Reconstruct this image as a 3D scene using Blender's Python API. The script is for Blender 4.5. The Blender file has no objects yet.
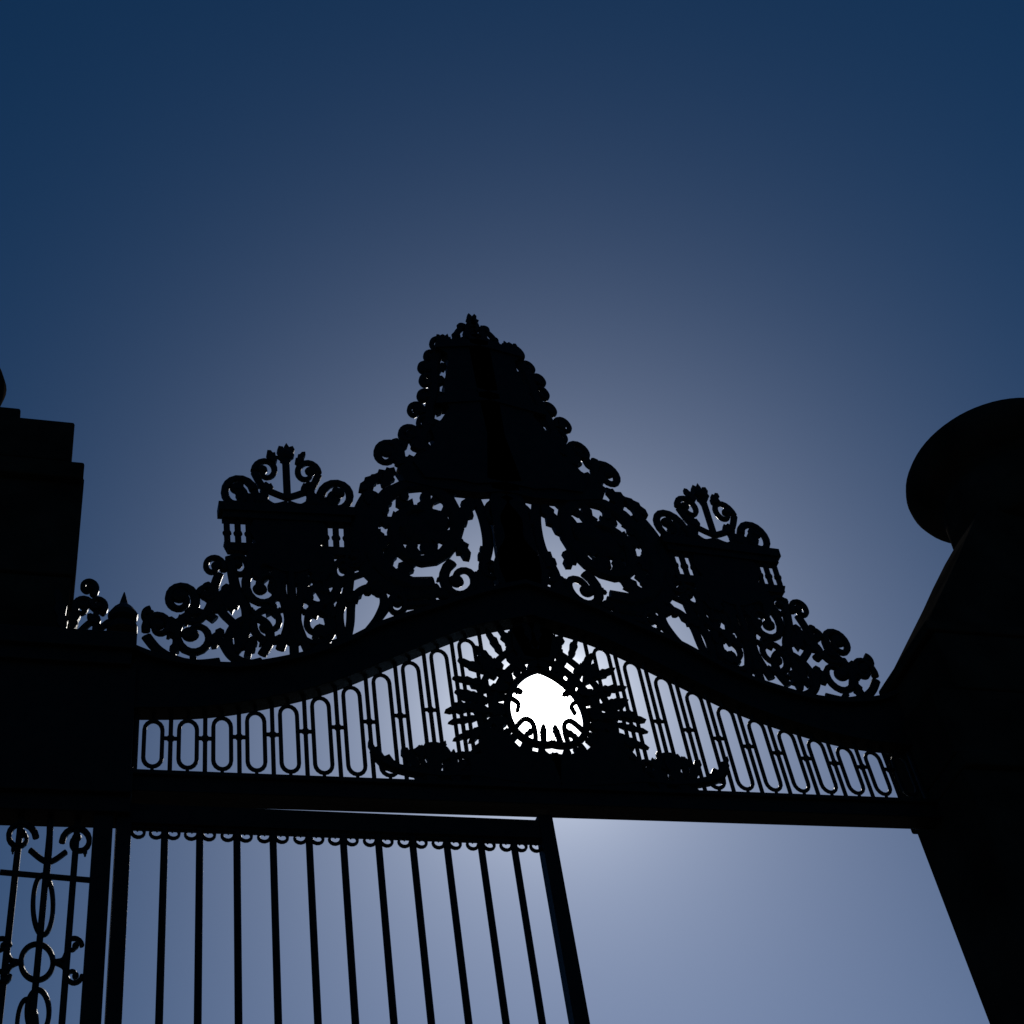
import bpy, math, random
from mathutils import Vector, Matrix
random.seed(4)
rnd=random.uniform
S=bpy.context.scene
# ------------------------------------------------------------------ survey / camera solve
F=1500.0; D=6.0; EYE=1.6
zup=Vector((-292,1512,-1500)).normalized()
nn=Vector((8,-270,-1500)).cross(Vector((1,-0.0377,0)))
X=-(zup.cross(nn)).normalized()
Y=zup.cross(X)
R=Matrix((X,Y,zup))
CAM=Vector((0,-D,EYE))
def ray(px,py): return (R@Vector((px-512,512-py,-F))).normalized()
def G(px,py,y=0.0):
    """elevation-drawing coordinates (x,z in metres) on the vertical plane at depth y"""
    d=ray(px,py); t=(y-CAM.y)/d.y; p=CAM+d*t
    return (p.x,p.z)
XC=G(545,705)[0]
cam=bpy.data.objects.new("camera",bpy.data.cameras.new("camera"))
S.collection.objects.link(cam); S.camera=cam
cam.data.sensor_width=36; cam.data.lens=F*36/1024; cam.data.clip_end=8000
cam.matrix_world=Matrix.Translation(CAM)@R.to_4x4()
# ------------------------------------------------------------------ materials
def mat(name,col,col2,rough,metal=0.0,scale=12,bump=.3,bscale=60,spec=.5):
    m=bpy.data.materials.new(name); m.use_nodes=True; nt=m.node_tree
    b=nt.nodes["Principled BSDF"]; L=nt.links
    tc=nt.nodes.new("ShaderNodeTexCoord")
    no=nt.nodes.new("ShaderNodeTexNoise"); no.inputs["Scale"].default_value=scale; no.inputs["Detail"].default_value=8
    L.new(tc.outputs["Object"],no.inputs["Vector"])
    cr=nt.nodes.new("ShaderNodeValToRGB"); cr.color_ramp.elements[0].position=.35; cr.color_ramp.elements[1].position=.68
    cr.color_ramp.elements[0].color=(*col,1); cr.color_ramp.elements[1].color=(*col2,1)
    L.new(no.outputs["Fac"],cr.inputs["Fac"]); L.new(cr.outputs["Color"],b.inputs["Base Color"])
    n2=nt.nodes.new("ShaderNodeTexNoise"); n2.inputs["Scale"].default_value=bscale; n2.inputs["Detail"].default_value=6
    L.new(tc.outputs["Object"],n2.inputs["Vector"])
    bp=nt.nodes.new("ShaderNodeBump"); bp.inputs["Strength"].default_value=bump; bp.inputs["Distance"].default_value=.01
    L.new(n2.outputs["Fac"],bp.inputs["Height"]); L.new(bp.outputs["Normal"],b.inputs["Normal"])
    b.inputs["Roughness"].default_value=rough; b.inputs["Metallic"].default_value=metal
    b.inputs["Specular IOR Level"].default_value=spec
    return m
iron=mat("painted_iron",(.005,.005,.005),(.012,.010,.008),.5,0,14,.35,90,.12)
stone=mat("dark_stone",(.014,.012,.010),(.034,.028,.022),1.0,0,3,.8,22,0.0)  # backlit silhouette shade put into the base colour, darker than the bare stone
gravel=mat("dark_gravel",(.03,.028,.026),(.06,.055,.05),.95,0,4,.6,80,.1)
# ------------------------------------------------------------------ mesh builder
class M:
    def __init__(s): s.v=[]; s.f=[]; s.mir=False
    def add(s,vs,fs):
        for m in ([0,1] if s.mir else [0]):
            o=len(s.v)
            for (x,y,z) in vs: s.v.append((2*XC-x,y,z) if m else (x,y,z))
            for f in fs:
                f=[i+o for i in f]; s.f.append(f[::-1] if m else f)
    def tube(s,pts,ws,d,yc=0):
        N=len(pts); vs=[]; fs=[]
        prof=[(1,-.45),(1,.45),(.5,1),(-.5,1),(-1,.45),(-1,-.45),(-.5,-1),(.5,-1)]
        for i,(x,z) in enumerate(pts):
            a=pts[max(0,i-1)]; b=pts[min(N-1,i+1)]
            tx,tz=b[0]-a[0],b[1]-a[1]; l=math.hypot(tx,tz) or 1; nx,nz=-tz/l,tx/l
            w=ws[i]*.5
            for (pa,pb) in prof: vs.append((x+nx*w*pa,yc+d*.5*pb,z+nz*w*pa))
        for i in range(N-1):
            for k in range(8):
                k2=(k+1)%8; fs.append([i*8+k,i*8+k2,i*8+8+k2,i*8+8+k])
        fs.append(list(range(8))[::-1]); fs.append([(N-1)*8+k for k in range(8)])
        s.add(vs,fs)
    def rib(s,px,w,d=.03,yc=0,n=6,taper=(1,1),smooth=True,y0=0):
        P=catmull(px,n) if smooth and len(px)>2 else list(px)
        pts=[G(*p) for p in P]; N=len(pts)
        sc=mpp(*px[len(px)//2])
        ws=[w*sc*(taper[0]+(taper[1]-taper[0])*i/max(1,N-1)) for i in range(N)]
        s.tube(pts,ws,d*rnd(.9,1.1),yc+rnd(-.002,.002))
    def poly(s,px,d=.04,yc=0,smooth=0,raw=False):
        P=catmull(px+[px[0]],smooth)[:-1] if smooth else px
        pts=P if raw else [G(*p) for p in P]; N=len(pts)
        ar=sum(pts[i][0]*pts[(i+1)%N][1]-pts[(i+1)%N][0]*pts[i][1] for i in range(N))
        if ar<0: pts=pts[::-1]
        h=d*.5*rnd(.92,1.08)
        vs=[(x,yc-h,z) for x,z in pts]+[(x,yc+h,z) for x,z in pts]
        fs=[list(range(N)),[N+i for i in range(N)][::-1]]+[[i,i+N,(i+1)%N+N,(i+1)%N] for i in range(N)]
        s.add(vs,fs)
    def boss(s,cx,cy,r,d=.05,yc=0,lob=0,la=.0):
        x0,z0=G(cx,cy); r*=mpp(cx,cy); N=16; vs=[]; fs=[]
        for (k,yy) in [(.45,-1),(.85,-.6),(1,0),(.85,.6),(.45,1)]:
            for i in range(N):
                a=2*math.pi*i/N; rr=r*k*(1+(la*math.cos(lob*a) if lob else 0))
                vs.append((x0+rr*math.cos(a),yc+yy*d*.5,z0+rr*math.sin(a)))
        for j in range(4):
            for i in range(N):
                i2=(i+1)%N; fs.append([j*N+i,j*N+i2,(j+1)*N+i2,(j+1)*N+i])
        fs.append(list(range(N))); fs.append([4*N+i for i in range(N)][::-1])
        s.add(vs,fs)
    def box(s,x0,x1,z0,z1,y0,y1):
        vs=[(x,y,z) for x in (x0,x1) for y in (y0,y1) for z in (z0,z1)]
        s.add(vs,[[0,1,3,2],[4,6,7,5],[0,4,5,1],[2,3,7,6],[0,2,6,4],[1,5,7,3]])
    def spiral(s,cx,cy,r,a0,turns,w,sgn=1,rin=.28,d=.035,bead=1.0,tail=None,leafy=0):
        P=[]; N=int(14*abs(turns))+6
        for i in range(N):
            t=i/(N-1); a=math.radians(a0)+sgn*turns*2*math.pi*t; rr=r*((1-t)+rin*t)
            P.append((cx+rr*math.cos(a),cy-rr*math.sin(a)))
        if tail: P=catmull(list(tail)+[P[0]],5)[:-1]+P
        pts=[G(*p) for p in P]; sc=mpp(cx,cy); n=len(pts)
        s.tube(pts,[w*sc*(1-.45*i/(n-1)) for i in range(n)],d*rnd(.9,1.1),rnd(-.003,.003))
        if bead: s.boss(P[-1][0],P[-1][1],w*.75*bead,d*1.25)
        if leafy:
            for q in range(leafy):
                a=math.radians(a0)+sgn*turns*2*math.pi*(q+.5)/leafy*.7; t=(q+.5)/leafy*.7
                rr=r*((1-t)+rin*t)
                s.leaf(cx+rr*math.cos(a),cy-rr*math.sin(a),math.degrees(a)+sgn*40,r*.42,r*.26)
        return P
    def leaf(s,x,y,ang,L,W,d=.03,lobes=3):
        a=math.radians(ang); ca,sa=math.cos(a),-math.sin(a)
        prof=[]
        for i in range(lobes*2+1):
            t=i/(lobes*2); ww=math.sin(math.pi*min(1,.12+t*.88))**.7*(1 if i%2 else .62)
            prof.append((t*L+(L*.07 if i%2 else 0),ww*W*.5*rnd(.85,1.15)))
        up=prof; dn=[(t,-w_*rnd(.85,1.1)) for t,w_ in prof][::-1]
        pts=[(0,0)]+up[:-1]+[(L*1.08,0)]+dn[1:]
        s.poly([(x+p*ca-q*sa, y+p*sa+q*ca) for p,q in pts],d*rnd(.7,1.2),rnd(-.008,.008))
    def obj(s,name,parent,mt,bev=0):
        me=bpy.data.meshes.new(name); me.from_pydata(s.v,[],s.f); me.update(); me.validate()
        o=bpy.data.objects.new(name,me); S.collection.objects.link(o); me.materials.append(mt)
        import bmesh
        bm=bmesh.new(); bm.from_mesh(me); bmesh.ops.recalc_face_normals(bm,faces=bm.faces); bm.to_mesh(me); bm.free()
        if bev:
            b=o.modifiers.new("bevel",'BEVEL'); b.width=bev; b.segments=2; b.limit_method='ANGLE'
        if parent: o.parent=parent
        return o
def mpp(px,py):
    a=G(px,py); b=G(px+4,py); c=G(px,py+4)
    return (math.hypot(b[0]-a[0],b[1]-a[1])+math.hypot(c[0]-a[0],c[1]-a[1]))/8
def catmull(P,n):
    out=[]; N=len(P)
    closed=P[0]==P[-1] and N>3
    for i in range(N-1):
        p0=P[i-1] if i>0 else (P[-2] if closed else P[0])
        p1,p2=P[i],P[i+1]; p3=P[i+2] if i+2<N else (P[1] if closed else P[-1])
        for k in range(n):
            t=k/n
            out.append(tuple(.5*((2*p1[j])+(-p0[j]+p2[j])*t+(2*p0[j]-5*p1[j]+4*p2[j]-p3[j])*t*t+(-p0[j]+3*p1[j]-3*p2[j]+p3[j])*t**3) for j in (0,1)))
    out.append(P[-1]); return out
def empty(name):
    e=bpy.data.objects.new(name,None); S.collection.objects.link(e); return e
gate=empty("wrought_iron_gate")
# ================================================================== overthrow beam
XL,_=G(128,700)
low=[(128,714),(200,713),(260,705),(330,688),(400,660),(440,643),(475,631),(529,621)]
upp=[(128,648),(165,661),(230,668),(290,660),(340,645),(380,626),(430,610),(480,594),(522,585)]
def curveZ(P,n=10):
    Q=[G(*p) for p in catmull(P,n)]
    def f(x):
        if x>XC: x=2*XC-x
        if x<=Q[0][0]: return Q[0][1]
        for a,b in zip(Q,Q[1:]):
            if a[0]<=x<=b[0]: return a[1]+(b[1]-a[1])*(x-a[0])/max(1e-6,b[0]-a[0])
        return Q[-1][1]
    return f
zlow,zup_=curveZ(low),curveZ(upp)
XR=2*XC-XL
beam=M()
NX=96; xs=[XL+(XR-XL)*i/NX for i in range(NX+1)]
def strip(m,fz0,fz1,y0,y1):
    vs=[];fs=[]
    for x in xs: vs+=[(x,y0,fz0(x)),(x,y0,fz1(x)),(x,y1,fz1(x)),(x,y1,fz0(x))]
    for i in range(NX):
        for k in range(4): fs.append([i*4+k,i*4+(k+1)%4,i*4+4+(k+1)%4,i*4+4+k])
    fs+= [[0,1,2,3],[NX*4+3,NX*4+2,NX*4+1,NX*4]]
    m.add(vs,fs)
strip(beam,lambda x:zlow(x)+.02,lambda x:zup_(x)-.03,-.035,.035)
strip(beam,lambda x:zlow(x)-.005,lambda x:zlow(x)+.035,-.06,.045)
strip(beam,lambda x:zup_(x)-.05,lambda x:zup_(x)-.015,-.07,.07)
zr1=G(130,769,-.06)[1]; zr0=G(130,790,-.06)[1]
beam.box(XL,XR,zr0+.02,zr1-.025,-.045,.045)
beam.box(XL,XR,zr1-.025,zr1,-.065,.065)
beam.box(XL,XR,zr0,zr0+.02,-.06,.06)
beam.obj("overthrow_beam",gate,iron,.004)
# ================================================================== frieze of looped pickets
fr=M()
per=(G(355,742)[0]-G(153,742)[0])/6.0
px1=mpp(300,740)
c0=G(153,742)[0]; x=c0
ringr=44*mpp(545,707)
xsL=[]
while x<XC-.02: xsL.append(x); x+=per
allx=xsL+[2*XC-q for q in xsL]
for x in allx:
    hw=per*.26; top=zlow(x)-.045; bot=zr1+.062
    if top-bot<.1: continue
    if abs(x-XC)>ringr+.02:
        P=[]
        for i in range(9):
            a=math.pi*i/8; P.append((x+hw*math.cos(a),top-hw*1.25+hw*1.25*math.sin(a)))
        for i in range(9):
            a=math.pi+math.pi*i/8; P.append((x+hw*math.cos(a),bot+hw*1.2+hw*1.2*math.sin(a)))
        P.append(P[0]); P.append(P[1])
        fr.tube(P,[px1*3.6]*len(P),.020,0)
        fr.tube([(x,zr1-.01),(x,bot+.004)],[px1*3]*2,.016); fr.tube([(x,top-.004),(x,top+.08)],[px1*3]*2,.016)
    xm=x+per*.5 if x<XC else x-per*.5
    if ((x<XC and xm<XC) or (x>XC and xm>XC)) and abs(xm-XC)>ringr:
        t2=zlow(xm)+.02; zm=(t2+bot)/2
        fr.tube([(xm,zr1-.01),(xm,t2)],[px1*3.8]*2,.018)
        for sg in (-1,1):
            fr.tube([(xm,zm),(xm+sg*(per*.5-hw),zm)],[px1*3.6]*2,.018)
        fr.tube([(xm,zm-.012),(xm,zm+.012)],[px1*5.6]*2,.026)
xe=c0-per*.5
for xx in (xe,2*XC-xe): fr.tube([(xx,zr1-.01),(xx,zlow(xx)+.02)],[px1*5]*2,.03)
fr.obj("frieze_pickets",gate,iron)
# ================================================================== scrollwork crest (mirror symmetric)
c=M(); c.mir=True
def ax(y): return 285+(y-447)*.045
def T(s,dx,y): return (ax(y)+s*dx, y+ (s*dx)*.045)
c.rib([T(1,0,458),T(1,0,500)],6); c.boss(*T(1,0,455),6.5,.05)
c.leaf(*T(1,0,462),65,15,11); c.leaf(*T(1,0,462),117,15,11); c.leaf(*T(1,0,468),90,22,10)
for s in (1,-1):
    p=T(s,20,472); c.spiral(*p,12,-90+s*90,1.05,6,sgn=s,rin=.35)
    c.rib([T(s,0,498),T(s,12,494),T(s,24,488),T(s,32,474)],6)
    c.leaf(*T(s,10,464),90-s*40,13,9)
    c.leaf(*T(s,14,490),90-s*70,16,10)
    p=T(s,50,496); c.spiral(*p,17,90+s*80,1.25,7.5,sgn=-s,rin=.3)
    c.leaf(*T(s,48,502),90,16,13); c.leaf(*T(s,40,508),90+s*30,18,12)
    c.rib([T(s,0,504),T(s,14,507),T(s,26,500),T(s,34,494)],7); c.boss(*T(s,27,503),6)
    c.leaf(*T(s,22,502),90-s*10,14,11)
c.poly([T(1,-70,509),T(1,66,509),T(1,66,517),T(1,-70,517)],.09)
c.poly([T(1,-66,517),T(1,62,517),T(1,62,523),T(1,-66,523)],.06)
for i in range(12):
    c.rib([T(1,-62+i*10.9,520),T(1,-62+i*10.9,552)],5.2,.024,smooth=False)
    c.boss(*T(1,-62+i*10.9,536),3.9,.03)
c.poly([T(1,-66,547),T(1,62,547),T(1,60,555),T(1,-62,555)],.04)
c.poly([T(1,-34,520),T(1,32,520),T(1,38,534),T(1,30,548),T(1,44,556),T(1,30,566),T(1,8,574),T(1,-8,574),T(1,-30,566),T(1,-44,558),T(1,-34,546),T(1,-40,534)],.04)
for s in (1,-1):
    p=T(s,26,588); c.spiral(*p,24,90+s*30,1.4,8.5,sgn=-s,rin=.25,leafy=4)
    p=T(s,52,570); c.spiral(*p,12,90-s*60,1.1,6.5,sgn=s,rin=.3)
    p=T(s,24,624); c.spiral(*p,20,270-s*40,1.2,8,sgn=s,rin=.3,leafy=3)
    c.rib([T(s,4,560),T(s,10,590),T(s,4,620),T(s,14,650)],8)
    c.rib([T(s,60,560),T(s,56,590),T(s,46,612),T(s,50,640),T(s,60,655)],9)
    c.leaf(*T(s,40,556),270-s*20,26,18); c.leaf(*T(s,12,568),270,26,18); c.leaf(*T(s,26,560),270,22,18)
    c.leaf(*T(s,54,600),90-s*60,18,12); c.leaf(*T(s,40,640),270+s*20,20,14)
    c.leaf(*T(s,30,604),270-s*50,22,14); c.leaf(*T(s,8,600),90-s*50,20,14)
c.rib([T(1,0,560),T(1,0,665)],8,.04); c.boss(*T(1,0,608),10); c.boss(*T(1,0,640),8)
c.spiral(180,600,17,-60,1.45,8.5,sgn=1,rin=.25,bead=1.3)
c.spiral(213,567,11,-20,1.1,6,sgn=1,rin=.3)
c.rib([(219,574),(214,592),(222,612),(236,628),(240,650)],8)
c.rib([(178,618),(196,622),(208,610),(212,594),(206,584)],7)
c.spiral(208,596,10,180,1.0,6.5,sgn=-1)
c.spiral(196,636,25,40,1.35,9,sgn=1,rin=.25,leafy=4,bead=1.2)
c.spiral(159,627,14,200,1.2,7.5,sgn=-1,rin=.25,bead=1.3)
c.spiral(150,616,7.5,90,1.0,5.5,sgn=1)
c.rib([(146,636),(158,650),(176,660),(196,664),(220,662)],9)
c.rib([(222,640),(232,656),(248,664),(262,662)],9)
c.rib([(232,655),(228,640),(236,625),(252,618),(266,624),(270,640),(262,655)],8)
c.leaf(205,612,30,20,14); c.leaf(170,618,-80,16,12)
c.leaf(240,600,200,20,16); c.leaf(222,630,240,18,14); c.leaf(228,585,250,20,14); c.leaf(190,618,200,18,12); c.leaf(178,640,250,18,12)
# --- link between crown cluster and great volute
c.spiral(352,560,12,60,1.0,6,sgn=-1)
c.rib([(330,600),(340,585),(352,578),(366,572),(374,560)],6)
c.rib([(344,655),(350,625),(352,602),(362,590),(376,588),(384,600),(378,618),(366,634)],7)
c.spiral(378,590,11,200,1.0,6,sgn=-1)
c.rib([(320,560),(318,585),(330,610),(326,640),(310,655)],9)
c.leaf(330,572,250,22,16); c.leaf(332,630,200,20,16); c.leaf(322,600,290,24,16)
c.rib([(376,622),(392,600),(400,588)],7); c.spiral(396,606,11,100,1.1,6,sgn=-1)
# --- great volute
c.spiral(419,530,57,-75,1.7,15,sgn=-1,rin=.28,d=.045,bead=1.3,leafy=5)
c.rib([(372,492),(360,515),(358,545),(366,568),(384,584),(410,594),(440,590)],14)
for i in range(8):
    a=i*45+10; r0=14
    c.leaf(419+r0*math.cos(math.radians(a)),530-r0*math.sin(math.radians(a)),a+40,25,18)
c.boss(419,530,18,.05,lob=6,la=.1)
for a in (80,105,130,155,180,205): 
    c.leaf(419+56*math.cos(math.radians(a)),530-56*math.sin(math.radians(a)),a-70,20,13)
for a in (112,138,160,182,206,228,250):
    c.leaf(419+50*math.cos(math.radians(a)),530-50*math.sin(math.radians(a)),a+180+rnd(-45,45),rnd(16,24),rnd(12,16))
c.spiral(462,580,20,120,1.2,9,sgn=1,rin=.3,leafy=3)
c.spiral(440,596,12,0,1.0,7,sgn=-1)
c.rib([(476,500),(484,520),(488,545),(484,570),(492,592)],9)
c.rib([(484,572),(474,600),(452,606)],9)
c.leaf(470,500,250,28,18); c.leaf(480,560,60,20,12)
c.leaf(430,585,200,26,16); c.leaf(405,598,20,22,14); c.leaf(456,492,200,26,14)
c.rib([(404,606),(430,604),(460,604),(490,596)],8)
# --- central pedestal
c.poly([(486,342),(470,343),(458,343),(447,344),(437,348),(438,353),(446,358),(447,370),(443,385),(443,405),(448,412),(440,424),(430,434),(434,446),(424,456),(412,466),(424,482),(456,484),(474,488),(520,486),(503,440),(495,390)],.08)
c.poly([(486,344),(434,347),(434,353),(486,351)],.10)
c.poly([(496,396),(436,402),(434,409),(498,405)],.10)
c.poly([(512,450),(412,462),(396,472),(404,484),(440,492),(478,496),(518,494)],.06)
for (x,y,a,l) in [(446,366,200,16),(444,382,170,14),(444,396,200,15),(442,412,160,14),(440,424,200,18),(432,438,190,18),(430,450,160,20),(420,462,180,20),(450,344,150,12)]:
    c.leaf(x,y,a,l,12)
c.poly([(500,500),(506,505),(499,520),(504,540),(494,560),(498,585),(540,590),(530,530),(520,498)],.05,smooth=3)
c.spiral(497,515,13,90,.9,7,sgn=1); c.spiral(490,568,10,-60,.9,6,sgn=-1)
c.spiral(387,455,14,-30,1.35,8,sgn=1,rin=.28,bead=1.2)
c.rib([(399,462),(410,466),(420,458),(426,446)],9)
c.rib([(405,437),(402,448),(394,440)],7)
c.spiral(408,436,11,-30,1.1,7,sgn=1)
for (x,y,r) in [(424,424,8.5),(415,411,8.5),(424,397,7.5),(426,382,7.5),(424,369,6.5),(430,357,6.5),(437,345,8)]:
    c.spiral(x,y,r,-20,1.0,5,sgn=1,rin=.4); c.leaf(x+4,y,rnd(120,190),9,8)
c.rib([(440,350),(434,365),(434,390),(430,410),(426,430),(416,450)],9,.04)
c.leaf(394,472,200,24,16); c.leaf(378,478,215,22,14); c.leaf(400,466,120,16,10)
# small open coronet on top
c.rib([(454,342),(457,333),(463,328),(470,329),(475,334)],4.5,.03); c.boss(462,327,4.2,.04); c.boss(473,326,5,.05)
c.boss(456,336,3.6,.04); c.leaf(474,330,92,13,9); c.leaf(467,342,95,15,8); c.poly([(480,336),(466,338),(456,342),(458,346),(480,346)],.06)
c.leaf(448,345,125,9,7)
# --- coat-of-arms wreath below the beam
cx,cy=545,707
def P0(r,a): return (cx+r*math.cos(math.radians(a)),cy-r*math.sin(math.radians(a)))
c.rib([P0(38,a) for a in range(85,290,10)],6,.05)
for a in range(95,275,12):
    c.leaf(*P0(41,a),a+rnd(-30,30),rnd(16,24),11)
    c.leaf(*P0(57,a+7),a+rnd(-35,35),rnd(20,30),11)
for a in range(110,262,10):
    c.leaf(*P0(68,a),a+rnd(-18,18),rnd(20,32),8)
c.rib([P0(51,a) for a in range(85,290,10)],7,.03)
c.rib([P0(66,a) for a in range(100,262,10)],6,.03)
c.poly([P0(52,205),P0(70,200),P0(80,215),P0(90,236),P0(78,262),P0(76,280),P0(52,280),P0(50,240)],.04)
c.poly([P0(50,118),P0(66,120),P0(84,114),P0(84,100),P0(74,84),P0(48,86)],.04)
c.rib([P0(36,215),P0(24,210),P0(20,230),P0(28,250),P0(37,255)],4); c.rib([P0(36,165),P0(27,172),P0(28,188)],3.5)
c.leaf(*P0(36,235),40,14,7); c.leaf(*P0(37,150),-20,10,6)
c.rib([P0(37,268),P0(22,266)],5); c.leaf(*P0(30,267),92,12,8)
c.rib([(545,786),(500,780),(470,776),(440,776),(410,772),(385,764),(374,750)],9,.05)
c.spiral(432,760,17,0,1.0,8,sgn=1,leafy=3); c.spiral(460,765,12,0,1.0,7,sgn=1,leafy=3)
c.leaf(400,770,150,30,14); c.leaf(380,762,120,22,9); c.leaf(450,758,170,36,16); c.leaf(440,748,190,26,12); c.leaf(418,768,130,24,12)
for x in range(420,560,9): c.leaf(x,786,rnd(60,150),rnd(20,36),16)
c.poly([(470,757),(500,754),(520,762),(560,764),(560,792),(470,786)],.05)
c.obj("scrollwork_crest",gate,iron)
# ================================================================== gate leaf
lf=M(); HX,_=G(124,815); EX=G(551,830)[0]
zt=G(124,803,-.03)[1]; zb_=G(124,822,-.03)[1]
lf.box(0,EX-HX,zb_,zt,-.03,.03)
Wl=EX-HX
lf.box(-.033,.033,.08,zt+.0,-.036,.036)
lf.box(Wl-.055,Wl+.02,.08,zt+.03,-.036,.036)
for z in (.12,.30,1.25,1.45): lf.box(.0,Wl,z,z+.05,-.026,.026)
bx=[G(x,825)[0]-HX for x in (165,200,237,273,309,343,378,412,446,480,513)]
for x in bx:
    lf.tube([(x,.1),(x,zb_+.01)],[.032]*2,.032)
def lsp(m,x,z,r,a0,turns,w,sgn,d=.022):
    P=[];N=14
    for i in range(N):
        t=i/(N-1);a=math.radians(a0)+sgn*turns*2*math.pi*t;rr=r*(1-.65*t);P.append((x+rr*math.cos(a),z+rr*math.sin(a)))
    m.tube(P,[w*(1-.3*i/N) for i in range(N)],d)
allb=[.03]+bx+[Wl-.045]
for a,b in zip(allb,allb[1:]):
    g=(b-a)
    for q in (.27,.73):
        lsp(lf,a+g*q,zb_-.030,.035,(180 if q<.5 else 0),.9,.016,(1 if q<.5 else -1))
    lf.tube([(a,zb_-.012),(b,zb_-.012)],[.016]*2,.03)
    for q in (.25,.75): lf.tube([(a+g*q,.32),(a+g*q,1.1),(a+g*q,1.2)],[.024,.024,.004],.024)
o=lf.obj("gate_leaf",gate,iron,.003); o.location=(HX,.0,0); o.rotation_euler=(0,0,math.radians(1.0))
# ================================================================== fixed side screen
sc=M()
def vbar(px,py,w,d,z0=.05,zt_=None,m=None):
    x,z=G(px,py); (m or sc).box(x-w/2,x+w/2,z0,zt_ or zE,-d/2,d/2)
zE=G(60,819)[1]
xa=G(103,825)[0]; sc.box(xa-.042,xa+.042,.03,zE,-.045,.045)
xb=G(-120,825)[0]; sc.box(xb-.055,xb+.055,.03,zE,-.05,.05)
for p in (-92,-50,-20,20,50,77): vbar(p,830,.028,.028)
def ring(px,py,rx,ry,w=5):
    P=[(px+rx*math.cos(t*math.pi/10),py+ry*math.sin(t*math.pi/10)) for t in range(22)]
    sc.rib(P,w,.03,n=2)
for k,(yy) in enumerate((0,62*2,62*4,62*6)):
    dx=-k*16
    ring(37+dx,962+yy,16,18); ring(38+dx,1012+yy,11,22); ring(43+dx,905+yy,10,30,4.5)
    for s in (1,-1):
        sc.spiral(37+dx+s*36,946+yy,9,0,1.0,4.5,sgn=1); sc.spiral(37+dx+s*36,976+yy,9,0,1.0,4.5,sgn=-1)
        sc.rib([(37+dx+s*17,962+yy),(37+dx+s*26,960+yy),(37+dx+s*30,952+yy)],5)
        sc.rib([(37+dx+s*17,962+yy),(37+dx+s*26,966+yy),(37+dx+s*30,972+yy)],5)
sc.spiral(78,842,16,180,1.2,6,sgn=-1,leafy=2); sc.spiral(20,838,16,0,1.2,6,sgn=1,leafy=2)
sc.rib([(0,872),(90,880)],5,.03); sc.rib([(50,822),(49,850),(46,880)],6)
sc.rib([(30,850),(48,862),(66,852)],5)
sc.obj("side_screen",gate,iron)
en=M()
def pxbox(m,x0,y0,x1,y1,ya,yb,xmin=None):
    a=G(x1,(y0+y1)/2,ya)[0]; z1=G(x1,y0,ya)[1]; z0=G(x1,y1,ya)[1]
    l=G(x0,y0,ya)[0] if xmin is None else xmin
    m.box(l,a,z0,z1,ya,yb)
LX=-3.9
pxbox(en,0,632,137,648,-.13,.13,LX); pxbox(en,0,647,132,664,-.10,.10,LX)
pxbox(en,0,663,134,768,-.07,.07,LX); pxbox(en,0,766,133,792,-.10,.10,LX)
pxbox(en,0,790,131,812,-.07,.07,LX)
en.obj("screen_entablature",gate,iron,.006)
sf=M()
sf.spiral(88,588,9,-60,1.1,6,sgn=1); sf.spiral(97,606,9,-60,1.1,6,sgn=1); sf.spiral(82,608,11,0,1.1,6,sgn=1)
sf.rib([(80,632),(92,622),(100,628),(110,622),(112,632)],6); sf.leaf(90,600,200,14,10); sf.leaf(100,624,150,14,10)
sf.leaf(72,630,80,26,12); sf.leaf(64,630,100,40,14); sf.leaf(96,632,90,20,10)
def lathe(m,cx,y0,prof,seg=32,base=0):
    vs=[];fs=[];n=len(prof)
    for (r,z) in prof:
        for i in range(seg):
            a=2*math.pi*i/seg; vs.append((cx+r*math.cos(a),y0+r*math.sin(a),z))
    for j in range(n-1):
        for i in range(seg):
            i2=(i+1)%seg; fs.append([j*seg+i,j*seg+i2,(j+1)*seg+i2,(j+1)*seg+i])
    fs.append(list(range(seg))); fs.append([(n-1)*seg+i for i in range(seg)])
    m.add(vs,fs)
fx,fz=G(122,632); u=mpp(122,612)
lathe(sf,fx,0,[(13*u,fz-.01),(13*u,fz+5*u),(7*u,fz+8*u),(12*u,fz+13*u),(13*u,fz+18*u),(9*u,fz+25*u),(4*u,fz+31*u),(2.5*u,fz+38*u),(.5*u,fz+46*u)],20)
sf.obj("screen_finials",gate,iron)
# ================================================================== stone piers
pr=empty("stone_gate_pier")
m=M()
xc=G(994,466,0)[0]
YB=.22
def lv(px,py,yb): 
    x,z=G(px,py,yb); return xc-x,z
def sq(m,hw,z0,z1,yb): m.box(xc-hw,xc+hw,z0,z1,-yb-.15,yb)
hwb=lv(950,922,YB)[0]
zc=lv(912,836,YB+.05)[1]; ztop=lv(884,688,YB)[1]; zmid=lv(900,752,YB)[1]
h2=lv(908,825,YB+.04)[0]; h3=lv(885,700,YB)[0]
sq(m,hwb,.45,zc,YB); sq(m,hwb+.1,0,.45,YB+.1)
sq(m,h2,zc,zc+.10,YB+.04); sq(m,hwb+.01,zc+.10,zmid,YB+.01)
sq(m,h3-.04,zmid,ztop-.07,YB+.02); sq(m,h3,ztop-.07,ztop,YB+.04)
vs=[];fs=[]
levels=[(884,688,.26),(897,662,.25),(909,638,.24),(922,612,.22),(932,590,.21),(944,566,.19),(955,547,.17)]
for (px,py,yb) in levels:
    hw,z=lv(px,py,yb); 
    if py==688: z+=.001
    f=-yb-.1
    vs+=[(xc-hw,f,z),(xc+hw,f,z),(xc+hw,yb,z),(xc-hw,yb,z)]
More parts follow.
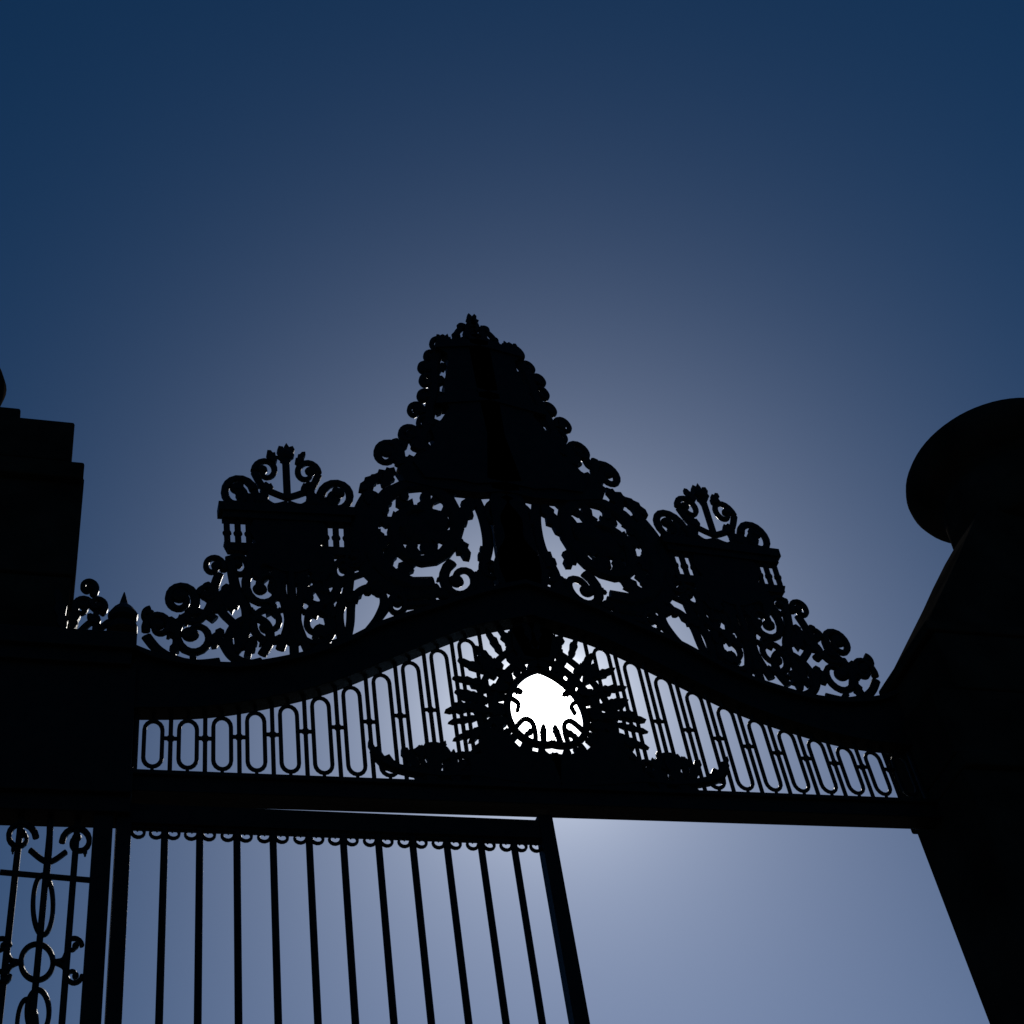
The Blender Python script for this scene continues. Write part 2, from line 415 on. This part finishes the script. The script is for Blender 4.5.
for j in range(len(levels)-1):
    for k in range(4): fs.append([j*4+k,j*4+(k+1)%4,j*4+4+(k+1)%4,j*4+4+k])
fs.append([0,1,2,3]); n_=len(levels)-1; fs.append([n_*4+k for k in range(4)])
m.add(vs,fs)
m.obj("shaft_and_pyramid_cap",pr,stone,.012)
b=M(); zn=G(955,547,0)[1]; zb=G(994,474,0)[1]
ux=abs(G(998,462)[0]-G(994,462)[0])/4
A=76*ux; C=.47*A
prof=[(.52*A,zn-.06),(.52*A,zn),(.56*A,zn+.03),(.60*A,zn+.05),(.74*A,zn+.065),(.78*A,zn+.08),(.74*A,zb-C*.9)]
for i in range(15):
    t=-.78+(1.55+.78)*i/14
    prof.append((max(.01,A*math.cos(t)),zb+C*math.sin(t)))
lathe(b,xc,0,prof,64)
o=b.obj("ball_finial",pr,stone)
for p in o.data.polygons: p.use_smooth=True
# left pier
pl=empty("stone_gate_pier")
m=M()
def lb(px,y0,y1,ya=-.6,yb=.6,hw=1.4):
    x1=G(px,(y0+y1)/2,ya)[0]; z1=G(px,y0,ya)[1]; z0=G(px,y1,ya)[1]
    m.box(x1-hw,x1,z0,z1,ya,yb); return x1,z0,z1
lb(73,422,461,.15,.95)
lb(84,462,478,.1,1.0); a=lb(80,477,575,.15,.95,1.36)
lb(20,408,421,.2,.9,1.3)
zz=a[1]; xr=G(20,900,.15)[0]
m.box(xr-1.3,xr-.25,0,zz-.9,.2,.9); m.box(xr-1.3,a[0]-.02,zz-.9,zz,.17,.93)
m.obj("shaft_and_cornice",pl,stone,.012)
b=M(); bz=G(0,415,.5)[1]; bx_=G(-36,370,.5)[0]
lathe(b,bx_+.02,.5,[(.2,bz-.1),(.12,bz),(.16,bz+.05),(.23,bz+.14),(.25,bz+.24),(.22,bz+.34),(.12,bz+.42),(.01,bz+.44)],40)
o=b.obj("ball_finial",pl,stone)
for p in o.data.polygons: p.use_smooth=True
# ================================================================== ground
g=M(); g.box(-3000,3000,-.3,0,-3000,3000); g.obj("ground",None,gravel)
# ================================================================== sky + sun
sd=ray(545,706)
w=bpy.data.worlds.new("World"); S.world=w; w.use_nodes=True
nt=w.node_tree; bg=nt.nodes["Background"]; L=nt.links
sky=nt.nodes.new("ShaderNodeTexSky"); sky.sky_type='NISHITA'; sky.sun_disc=False
sky.sun_elevation=math.asin(sd.z); sky.sun_rotation=math.atan2(sd.x,sd.y)
sky.dust_density=.15; sky.air_density=1.0; sky.ozone_density=3.0
def N(t,**k):
    n_=nt.nodes.new(t)
    for a,b_ in k.items(): setattr(n_,a,b_)
    return n_
tc=N("ShaderNodeTexCoord")
nrm=N("ShaderNodeVectorMath",operation='NORMALIZE'); L.new(tc.outputs["Generated"],nrm.inputs[0])
def lobe(amp,width,power,col,dirv=sd):
    dt=N("ShaderNodeVectorMath",operation='DOT_PRODUCT'); L.new(nrm.outputs[0],dt.inputs[0]); dt.inputs[1].default_value=dirv
    ac=N("ShaderNodeMath",operation='ARCCOSINE'); cl=N("ShaderNodeMath",operation='MINIMUM'); cl.inputs[1].default_value=1.0
    L.new(dt.outputs["Value"],cl.inputs[0]); L.new(cl.outputs[0],ac.inputs[0])
    a=N("ShaderNodeMath",operation='DIVIDE'); L.new(ac.outputs[0],a.inputs[0]); a.inputs[1].default_value=math.radians(width)
    p=N("ShaderNodeMath",operation='POWER'); L.new(a.outputs[0],p.inputs[0]); p.inputs[1].default_value=power
    m_=N("ShaderNodeMath",operation='MULTIPLY'); L.new(p.outputs[0],m_.inputs[0]); m_.inputs[1].default_value=-1
    e=N("ShaderNodeMath",operation='EXPONENT'); L.new(m_.outputs[0],e.inputs[0])
    s_=N("ShaderNodeVectorMath",operation='SCALE'); s_.inputs[0].default_value=col; L.new(e.outputs[0],s_.inputs["Scale"])
    s2=N("ShaderNodeVectorMath",operation='SCALE'); L.new(s_.outputs[0],s2.inputs[0]); s2.inputs["Scale"].default_value=amp
    return s2
base=N("ShaderNodeVectorMath",operation='MULTIPLY'); L.new(sky.outputs[0],base.inputs[0]); base.inputs[1].default_value=(.065,.225,.345)
az=math.atan2(sd.x,sd.y); el=math.radians(10)
lowd=Vector((math.sin(az)*math.cos(el),math.cos(az)*math.cos(el),math.sin(el)))
cur=base
for q in (lobe(2.7,12.5,1.7,(1,.98,1.2)),lobe(1.9,24,3.0,(.92,.92,1.18),lowd),lobe(14,2.7,1.0,(.98,1,.99)),lobe(400,.95,2,(1,.98,.95))):
    a=N("ShaderNodeVectorMath",operation='ADD'); L.new(cur.outputs[0],a.inputs[0]); L.new(q.outputs[0],a.inputs[1]); cur=a
L.new(cur.outputs[0],bg.inputs[0]); bg.inputs[1].default_value=0.07
sl=bpy.data.lights.new("sun",'SUN'); sl.energy=2.2; sl.angle=math.radians(.5); sl.color=(1,.95,.87)
so=bpy.data.objects.new("sun",sl); S.collection.objects.link(so); so.rotation_euler=sd.to_track_quat('Z','Y').to_euler()
S.view_settings.view_transform='Standard'; S.view_settings.look='None'
